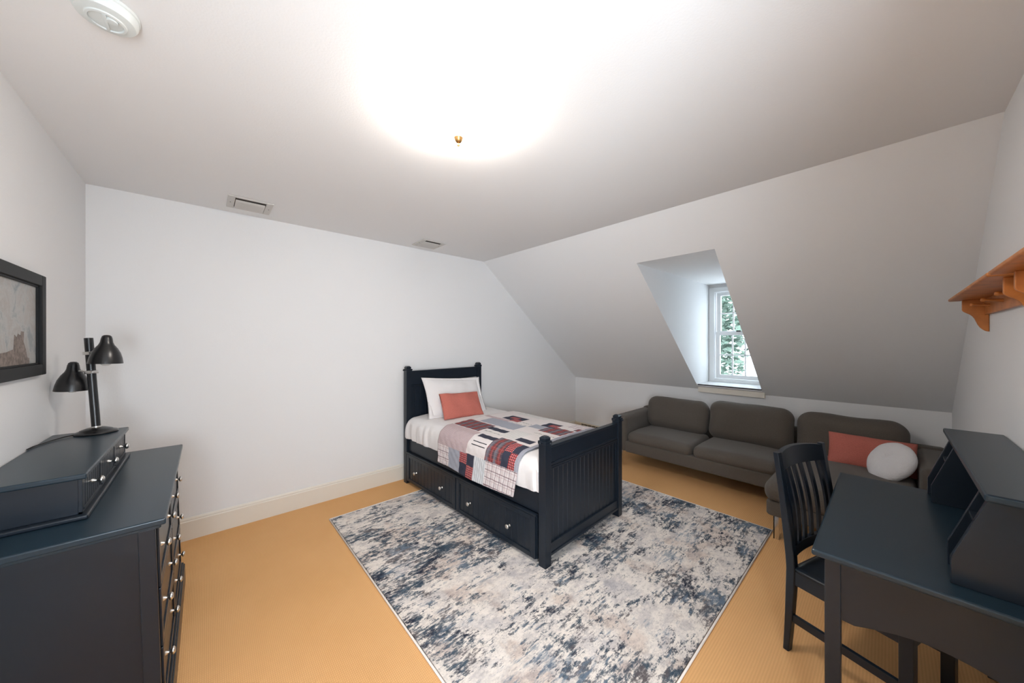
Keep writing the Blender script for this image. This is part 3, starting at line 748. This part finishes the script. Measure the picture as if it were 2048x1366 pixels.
# small drawer hutch on the dresser
hu = thing('drawer_box', 'low navy box with three small beadboard drawers, standing on the dresser top', 'drawer box', (-0.45, 2.42, 0.8555))
z0 = 0.8555
bm = B(XL + 0.004, -0.319, 1.952, 2.894, z0, z0 + 0.016, 0.005, 3); obj('base_moulding', bm, NAV, hu)
bm = B(XL + 0.004, -0.345, 1.976, 2.870, z0 + 0.016, 1.000, 0.002)
for ya, yb in ((1.976, 1.992), (2.262, 2.284), (2.562, 2.584), (2.854, 2.870)): box(bm, -0.346, -0.336, ya, yb, z0 + 0.016, 1.0, 0.001)
box(bm, -0.346, -0.336, 1.976, 2.870, z0 + 0.016, z0 + 0.024, 0.001); obj('body', bm, NAV, hu)
bm = B(XL + 0.003, -0.324, 1.962, 2.884, 1.000, 1.020, 0.005, 3); obj('top', bm, M['navy_top'], hu)
for ya, yb in ((1.994, 2.260), (2.286, 2.560), (2.586, 2.852)):
    bm = NB(); mt = Matrix.Translation((-0.338, ya, z0 + 0.028)) @ Matrix.Rotation(pi / 2, 4, 'Z')
    beadboard(bm, yb - ya, 0.112, 0.006, 8, mt, 0.003)
    box(bm, -0.340, -0.334, ya, yb, z0 + 0.0255, z0 + 0.034, 0.001)
    d = obj('drawer', bm, NAV, hu)
    knob((-0.339, (ya + yb) / 2 + 0.005, 0.945), (1, 0, 0), d, s=1.0, ln=1.15)

# desk lamp with two shades
lx, ly, lz = -0.430, 2.800, 1.0205
lamp = thing('desk_lamp', 'black two-headed desk lamp standing on the drawer box', 'lamp', (lx, ly, lz))
Tl = Matrix.Translation((lx, ly, lz))
obj('base', lathe(NB(), [(0, 0), (0.076, 0), (0.078, 0.004), (0.074, 0.010), (0.060, 0.015), (0.056, 0.019), (0.036, 0.027), (0.020, 0.031), (0, 0.031)], Tl, 40), M['black'], lamp, smooth='auto')
R_ = Vector((cos(0.7336), -sin(0.7336), 0))           # towards the right of the room diagonal
F_ = Vector((sin(0.7336), cos(0.7336), 0))
ptop = Vector((lx, ly, lz + 0.50)) - R_ * 0.040; pbot = Vector((lx, ly, lz + 0.028))
pole = tube(NB(), [pbot, ptop], 0.0165, 20); obj('pole', pole, M['black'], lamp, smooth='auto')
obj('collar', lathe(NB(), [(0.018, 0), (0.019, 0.004), (0.018, 0.008)], along(pbot, ptop - pbot), 24), M['silver'], lamp, smooth=True)
SH = [(0.0, 0.150), (0.010, 0.149), (0.017, 0.143), (0.0205, 0.130), (0.023, 0.112), (0.028, 0.098), (0.040, 0.080), (0.051, 0.056), (0.058, 0.030), (0.0625, 0.0)]
def shade(center, tdir, hfrac):
    bm = NB(); mt = along(center, tdir)
    prof = SH + [(r - 0.0022, h + 0.0005) for r, h in SH[::-1] if r > 0.012]
    lathe(bm, prof, mt, 40)
    s = obj('lamp_shade', bm, M['black'], lamp, smooth='auto')
    obj('bulb', lathe(NB(), [(0, -0.012), (0.012, -0.010), (0.024, 0.002), (0.029, 0.020), (0.024, 0.045), (0.014, 0.065), (0, 0.07)], mt, 24), M['bulb'], s, smooth=True)
    pp = pbot + (ptop - pbot) * hfrac
    bm = tube(NB(), [pp, center + Vector(tdir).normalized() * 0.105], 0.005, 10)
    box(bm, -0.018, 0.018, -0.018, 0.018, -0.008, 0.008, 0.002, mtx=along(pp, ptop - pbot))
    obj('arm', bm, M['silver'], lamp, smooth='auto')
dpt = Vector((lx, ly, 0))
c1 = dpt - R_ * 0.106 - F_ * 0.015; c1.z = 1.247
c2 = dpt + R_ * 0.062 - F_ * 0.010; c2.z = 1.387
shade(c1, (0.03, -0.03, 1), 0.62); shade(c2, (0.03, 0.0, 1), 0.83)
bm = tube(NB(), [(lx - 0.070, ly - 0.02, lz + 0.006), (lx - 0.095, ly - 0.05, lz + 0.006), (lx - 0.125, ly - 0.10, lz + 0.004), (XL + 0.010, ly - 0.19, lz + 0.004), (XL + 0.005, ly - 0.25, lz + 0.004)], 0.003, 8)
obj('power_cord', bm, M['black'], lamp, smooth=True)

# framed picture on the left wall
pic = thing('framed_picture', 'black framed faded sketch hanging on the left wall', 'picture', (XL, 2.46, 1.58))
y0, y1, z0, z1, fw = 2.06, 2.705, 1.346, 1.812, 0.050
bm = NB()
box(bm, XL + 0.001, XL + 0.024, y0, y0 + fw, z0, z1, 0.003); box(bm, XL + 0.001, XL + 0.024, y1 - fw, y1, z0, z1, 0.003)
box(bm, XL + 0.001, XL + 0.024, y0 + fw, y1 - fw, z0, z0 + fw, 0.003); box(bm, XL + 0.001, XL + 0.024, y0 + fw, y1 - fw, z1 - fw, z1, 0.003)
li = 0.008; box(bm, XL + 0.001, XL + 0.014, y1 - fw - li, y1 - fw + 0.001, z0 + fw, z1 - fw, 0.001); box(bm, XL + 0.001, XL + 0.014, y0 + fw, y0 + fw + li, z0 + fw, z1 - fw, 0.001)
box(bm, XL + 0.001, XL + 0.014, y0 + fw, y1 - fw, z0 + fw, z0 + fw + li, 0.001); box(bm, XL + 0.001, XL + 0.014, y0 + fw, y1 - fw, z1 - fw - li, z1 - fw, 0.001)
obj('frame', bm, M['frame_black'], pic)
obj('artwork', B(XL + 0.001, XL + 0.006, y0 + fw, y1 - fw, z0 + fw, z1 - fw), M['paper'], pic)
bm = NB(); ax = XL + 0.0062   # washed brown shapes low in the sketch
def poly(pts): prism(bm, [(ax, y, z) for y, z in pts], (0.0006, 0, 0))
poly([(2.570, 1.404), (2.568, 1.428), (2.545, 1.432), (2.528, 1.47), (2.505, 1.50), (2.508, 1.545), (2.478, 1.546), (2.474, 1.528), (2.445, 1.535), (2.435, 1.52), (2.41, 1.53), (2.40, 1.47), (2.34, 1.46), (2.26, 1.455), (2.15, 1.45), (2.15, 1.404)])
obj('drawn_shape', bm, M['sketch'], pic)

# ------------------------------------------------------------------ desk, hutch, chair
desk = thing('writing_desk', 'dark navy writing desk with a smooth top against the right wall', 'desk', (2.14, -0.09, 0))
bm = B(1.606, 2.665, YR + 0.006, 0.186, 0.737, 0.760, 0.007, 3); obj('desktop', bm, M['navy_top'], desk)
LX0, LX1, LY0, LY1 = 1.648, 2.628, YR + 0.02, 0.155
for x in (LX0, LX1 - 0.042):
    for y in (LY0, LY1 - 0.042): obj('leg', B(x, x + 0.042, y, y + 0.042, 0, 0.737, 0.002), NAV, desk)
def arch(n_=10):
    pts = [(LY1 - 0.042, 0.737), (LY1 - 0.042, 0.522), (LY1 - 0.075, 0.520)]
    a0, a1 = LY1 - 0.075, LY0 + 0.075
    for i in range(1, n_): 
        t_ = i / n_; pts.append((a0 + (a1 - a0) * t_, 0.520 + 0.040 * sin(pi * t_)))
    return pts + [(LY0 + 0.075, 0.520), (LY0 + 0.042, 0.522), (LY0 + 0.042, 0.737)]
for x in (LX0 + 0.008, LX1 - 0.028):
    obj('side_apron', prism(NB(), [(x, y, z) for y, z in arch()], (0.02, 0, 0)), NAV, desk)
bm = B(LX0 + 0.042, LX1 - 0.042, LY0 + 0.008, LY0 + 0.028, 0.52, 0.737, 0.002); obj('back_apron', bm, NAV, desk)
bm = B(LX0 + 0.042, LX1 - 0.042, LY1 - 0.03, LY1 - 0.012, 0.655, 0.737, 0.002); obj('front_apron', bm, NAV, desk)

hz_ = 0.7605
hh = thing('desk_hutch', 'navy open hutch with cubbies and a flat top, standing on the back of the desk', 'desk hutch', (2.14, -0.25, hz_))
TX0, TX1 = 1.610, 2.690
bm = B(TX0, TX1, YR + 0.004, -0.178, 1.052, 1.074, 0.006, 3); obj('top', bm, M['navy_top'], hh)
def side_panel(x, th, yf=-0.126, ztop=1.052, zs=0.838):
    pts = [(x, YR + 0.012, hz_), (x, yf, hz_), (x, yf, zs), (x, yf - 0.072, ztop), (x, YR + 0.012, ztop)]
    return prism(NB(), pts, (th, 0, 0), bev=0.0015)
for x, th in ((1.690, 0.020), (2.598, 0.020)): obj('side_panel', side_panel(x, th), NAV, hh)
for x in (1.826, 2.470): obj('divider', side_panel(x, 0.012, -0.130), NAV, hh)
for xa, xb in ((1.710, 1.826), (2.482, 2.598)): obj('shelf', B(xa, xb, YR + 0.012, -0.172, 0.945, 0.955, 0.001), NAV, hh)
obj('back_panel', B(1.690, 2.618, YR + 0.005, YR + 0.012, hz_, 1.052), NAV, hh)

CA = radians(-18)
ch = thing('desk_chair', 'dark navy wooden slat-back chair pushed under the desk', 'chair', (2.086, 0.318, 0), CA)
# local: x across the back (0..CW), -y forward towards the desk, y>0 behind
CW, CD = 0.435, 0.400
def cobj(name, bm, smooth=False): return obj(name, bm, NAV, ch, world=False, smooth=smooth)
def backy(z):    # centre line of the rear post
    if z < 0.42: return 0.020 * (1 - z / 0.42) ** 1.5
    t_ = (z - 0.42) / 0.53; return 0.065 * t_ ** 1.15
def postshape(x, w_):
    bm = NB(); zs = [0.0, 0.1, 0.2, 0.3, 0.40, 0.46, 0.56, 0.66, 0.76, 0.86, 0.945]; rows = []
    for z in zs:
        d = 0.036 if 0.3 < z < 0.5 else (0.036 - 0.012 * max(0, (0.3 - z) / 0.3) if z <= 0.3 else 0.036 - 0.014 * (z - 0.5) / 0.45)
        y = backy(z); rows.append([bm.verts.new((x + a, y + c_, z)) for a, c_ in ((0, -d / 2), (w_, -d / 2), (w_, d / 2), (0, d / 2))])
    for a, b_ in zip(rows, rows[1:]):
        for i in range(4): bm.faces.new((a[i], a[(i + 1) % 4], b_[(i + 1) % 4], b_[i]))
    bm.faces.new(rows[0][::-1]); bm.faces.new(rows[-1])
    bmesh.ops.recalc_face_normals(bm, faces=bm.faces)
    bmesh.ops.bevel(bm, geom=[e for e in bm.edges if abs(e.verts[0].co.z - e.verts[1].co.z) > 0.01], offset=0.003, segments=1, affect='EDGES')
    return bm
PWD = 0.034
cobj('rear_leg', postshape(0, PWD)); cobj('rear_leg', postshape(CW - PWD, PWD))
for x in (-0.004, CW - 0.036):
    cobj('front_leg', B(x, x + 0.040, -CD, -CD + 0.040, 0.0, 0.402, 0.003))
def curved_rail(z0, z1, th, bow, top_bow=0.0, nn=14):
    bm = NB(); rows = []
    for i in range(nn + 1):
        t_ = i / nn; x = PWD * 0.9 + (CW - PWD * 1.8) * t_; b0 = bow * 4 * t_ * (1 - t_); zt = z1 + top_bow * 4 * t_ * (1 - t_)
        rows.append([bm.verts.new((x, backy(z) + b0 + s * th / 2, z)) for z, s in ((z0, -1), (z0, 1), (zt, 1), (zt, -1))])
    for a, b_ in zip(rows, rows[1:]):
        for i in range(4): bm.faces.new((a[i], b_[i], b_[(i + 1) % 4], a[(i + 1) % 4]))
    bm.faces.new(rows[0]); bm.faces.new(rows[-1][::-1]); return bm
cobj('top_rail', curved_rail(0.858, 0.938, 0.022, 0.030, 0.012), 'auto')
cobj('lower_rail', curved_rail(0.455, 0.500, 0.020, 0.022), 'auto')
for k in range(6):
    xc = 0.034 + (CW - 0.068) * (k + 0.5) / 6; bm = NB(); rows = []
    tt = (xc - PWD) / (CW - 2 * PWD); bw = 4 * tt * (1 - tt); sw = 0.026
    for i in range(9):
        z = 0.495 + 0.368 * i / 8; bend = -0.014 * sin(pi * i / 8)
        y = backy(z) + bw * (0.022 + 0.008 * i / 8) + bend
        rows.append([bm.verts.new((xc + a, y + c_, z)) for a, c_ in ((-sw / 2, -0.005), (sw / 2, -0.005), (sw / 2, 0.005), (-sw / 2, 0.005))])
    for a, b_ in zip(rows, rows[1:]):
        for i in range(4): bm.faces.new((a[i], a[(i + 1) % 4], b_[(i + 1) % 4], b_[i]))
    bm.faces.new(rows[0][::-1]); bm.faces.new(rows[-1]); cobj('back_slat', bm, 'auto')
bm = soft(NB(), (CW + 0.012, CD + 0.004, 0.024), (0.03, 0.03, 0.011), puff=-0.008, mtx=Matrix.Translation((CW / 2, -CD / 2 - 0.012, 0.412)), k=3, mid=6); cobj('seat', bm, 'auto')
for x in (0.006, CW - 0.028): cobj('seat_rail', B(x, x + 0.022, -CD + 0.03, -0.012, 0.335, 0.401, 0.002))
cobj('seat_rail', B(0.03, CW - 0.03, -CD + 0.006, -CD + 0.028, 0.335, 0.401, 0.002)); cobj('seat_rail', B(0.03, CW - 0.03, -0.012, 0.010, 0.335, 0.401, 0.002))
for x in (0.008, CW - 0.026): cobj('stretcher', B(x, x + 0.018, -CD + 0.035, 0.0, 0.150, 0.186, 0.002))

# ------------------------------------------------------------------ wooden shelves on the right wall
def wall_shelf(xa, xb, label, pegs):
    s = thing('wall_shelf', label, 'shelf', ((xa + xb) / 2, YR, 1.72), group='honey wood peg shelves on the right wall')
    bm = B(xa, xb, YR + 0.001, -0.226, 1.722, 1.738, 0.006, 3); obj('board', bm, M['wood'], s)
    bm = B(xa + 0.05, xb - 0.05, YR + 0.001, YR + 0.016, 1.640, 1.722, 0.002); obj('peg_rail', bm, M['wood'], s)
    def bracket(x):
        pts = [(YR + 0.001, 1.722), (-0.268, 1.722), (-0.268, 1.668)]
        for (y, z) in ((-0.272, 1.660), (-0.282, 1.652), (-0.293, 1.644), (-0.302, 1.634), (-0.309, 1.620), (-0.314, 1.604), (-0.319, 1.588), (-0.326, 1.573), (-0.335, 1.561), (-0.344, 1.553)): pts.append((y, z))
        pts += [(YR + 0.001, 1.549)]
        return prism(NB(), [(x, y, z) for y, z in pts], (0.018, 0, 0), bev=0.002)
    obj('bracket', bracket(xb - 0.072), M['wood'], s); obj('bracket', bracket(xa + 0.054), M['wood'], s)
    for x in pegs:
        bm = lathe(NB(), [(0, 0.062), (0.006, 0.061), (0.009, 0.056), (0.0085, 0.050), (0.0055, 0.044), (0.0065, 0.02), (0.008, 0.0)], along((x, YR + 0.015, 1.680), (0, 1, 0.12)), 14)
        obj('peg', bm, M['wood'], s, smooth=True)
    return s
wall_shelf(2.01, 3.135, 'honey wood peg shelf above the hutch, the farther one of two on the right wall', (2.92, 2.62, 2.32))
wall_shelf(0.80, 1.975, 'honey wood peg shelf cut by the right edge of the photo, nearer one of two', (1.70, 1.42, 1.1))

# ------------------------------------------------------------------ ceiling things
cl = thing('ceiling_light', 'lit flush dome ceiling light with a brass finial', 'ceiling light', (0.871, 1.335, H))
Tc = Matrix.Translation((0.871, 1.335, H))
obj('mounting_plate', lathe(NB(), [(0, -0.001), (0.085, -0.001), (0.09, -0.012), (0, -0.014)], Tc, 32), M['brass'], cl, smooth='auto')
bowl = []
for i in range(15):
    a = pi / 2 * i / 14; bowl.append((0.172 * cos(a), -0.022 - 0.082 * sin(a)))
obj('glass_dome', lathe(NB(), [(0.15, -0.016), (0.172, -0.016)] + bowl, Tc, 48), M['glow'], cl, smooth=True)
obj('finial', lathe(NB(), [(0, -0.101), (0.021, -0.102), (0.0225, -0.107), (0.019, -0.112), (0.016, -0.120), (0.011, -0.126), (0.004, -0.130), (0.0035, -0.133), (0.0065, -0.137), (0.0065, -0.141), (0.003, -0.146), (0, -0.147)], Tc, 28), M['brass'], cl, smooth='auto')

sd = thing('smoke_detector', 'round white smoke detector on the ceiling', 'smoke detector', (-0.232, 1.645, H))
Ts = Matrix.Translation((-0.232, 1.645, H))
obj('housing', lathe(NB(), [(0, -0.001), (0.074, -0.001), (0.074, -0.010), (0.070, -0.012), (0.070, -0.026), (0.064, -0.036), (0.045, -0.041), (0, -0.043)], Ts, 48), M['plastic'], sd, smooth='auto')
bm = lathe(NB(), [(0.046, -0.038), (0.044, -0.0445), (0.038, -0.046), (0.036, -0.042)], Ts, 40)
box(bm, -0.004, 0.004, -0.036, 0.036, -0.047, -0.042, 0.001, mtx=Ts); obj('sounder_ring', bm, M['plastic'], sd, smooth='auto')
obj('test_button', lathe(NB(), [(0, -0.050), (0.012, -0.049), (0.014, -0.042)], Matrix.Translation((-0.217, 1.630, H)), 20), M['plastic'], sd, smooth='auto')

def vent(x0, x1, y0, y1, label):
    v = thing('ceiling_vent', label, 'vent', ((x0 + x1) / 2, (y0 + y1) / 2, H), group='ceiling vents along the back wall')
    z = H - 0.001; bm = NB(); e = 0.042
    box(bm, x0, x0 + e, y0, y1, z - 0.008, z, 0.002); box(bm, x1 - e, x1, y0, y1, z - 0.008, z, 0.002)
    box(bm, x0 + e, x1 - e, y0, y0 + 0.022, z - 0.008, z, 0.002); box(bm, x0 + e, x1 - e, y1 - 0.022, y1, z - 0.008, z, 0.002)
    obj('frame', bm, M['vent'], v)
    obj('duct_opening', B(x0 + e, x1 - e, y0 + 0.022, y1 - 0.022, z - 0.0015, z), M['vent_dark'], v)
    ns = 9
    for i in range(ns):
        yy = y0 + 0.082 + (y1 - y0 - 0.118) * i / (ns - 1)
        mt = Matrix.Translation(((x0 + x1) / 2, yy, z - 0.0075)) @ Matrix.Rotation(radians(-50), 4, 'X')
        obj('louvre', box(NB(), -(x1 - x0) / 2 + e + 0.004, (x1 - x0) / 2 - e - 0.004, -0.0078, 0.0078, -0.0006, 0.0006, mtx=mt), M['vent'], v)
    for (sx_, sy_) in ((x0 + 0.018, (y0 + y1) / 2), (x1 - 0.018, (y0 + y1) / 2)):
        obj('screw', lathe(NB(), [(0, -0.011), (0.004, -0.010), (0.0045, -0.008)], Matrix.Translation((sx_, sy_, H)), 10), M['vent_dark'], v)
vent(0.118, 0.386, 3.135, 3.412, 'slatted ceiling vent nearer the left wall, with side flanges')
vent(1.648, 1.912, 3.165, 3.440, 'slatted ceiling vent above the bed, nearer the sloped wall')

# ------------------------------------------------------------------ outside the window
def tree(x, y, z0, h_, r, seed, label):
    t = thing('tree', label, 'tree', (x, y, z0), group='trees outside the dormer window')
    rnd = random.Random(seed)
    obj('trunk', tube(NB(), [(x, y, z0), (x + 0.1, y + 0.05, z0 + h_ * 0.4), (x, y, z0 + h_ * 0.9)], [0.22, 0.16, 0.05], 10), M['bark'], t, smooth=True)
    bm = NB()
    for i in range(16000):
        a = rnd.uniform(0, 2 * pi); b_ = rnd.uniform(-1, 1); k = rnd.uniform(0.25, 1) ** 0.5
        p = Vector((cos(a) * sqrt(1 - b_ * b_) * r * k, sin(a) * sqrt(1 - b_ * b_) * r * k, b_ * h_ * 0.42 * k)) + Vector((x, y, z0 + h_ * 0.6))
        if mnoise.noise(p * 1.4) < -0.45: continue
        s = rnd.uniform(0.05, 0.11); q = Vector((rnd.gauss(0, 1), rnd.gauss(0, 1), rnd.gauss(0, 1))).normalized().to_track_quat('Z', 'Y')
        vs = [bm.verts.new(p + q @ Vector(c_) * s) for c_ in ((-1, 0, 0), (0, -0.5, 0), (1, 0, 0.1), (0, 0.5, 0))]
        bm.faces.new(vs)
    obj('foliage', bm, M['leaf'], t)
tree(9.6, 3.95, -3.0, 8.5, 1.7, 4, 'pale green leafy tree seen through the left panes of the window')
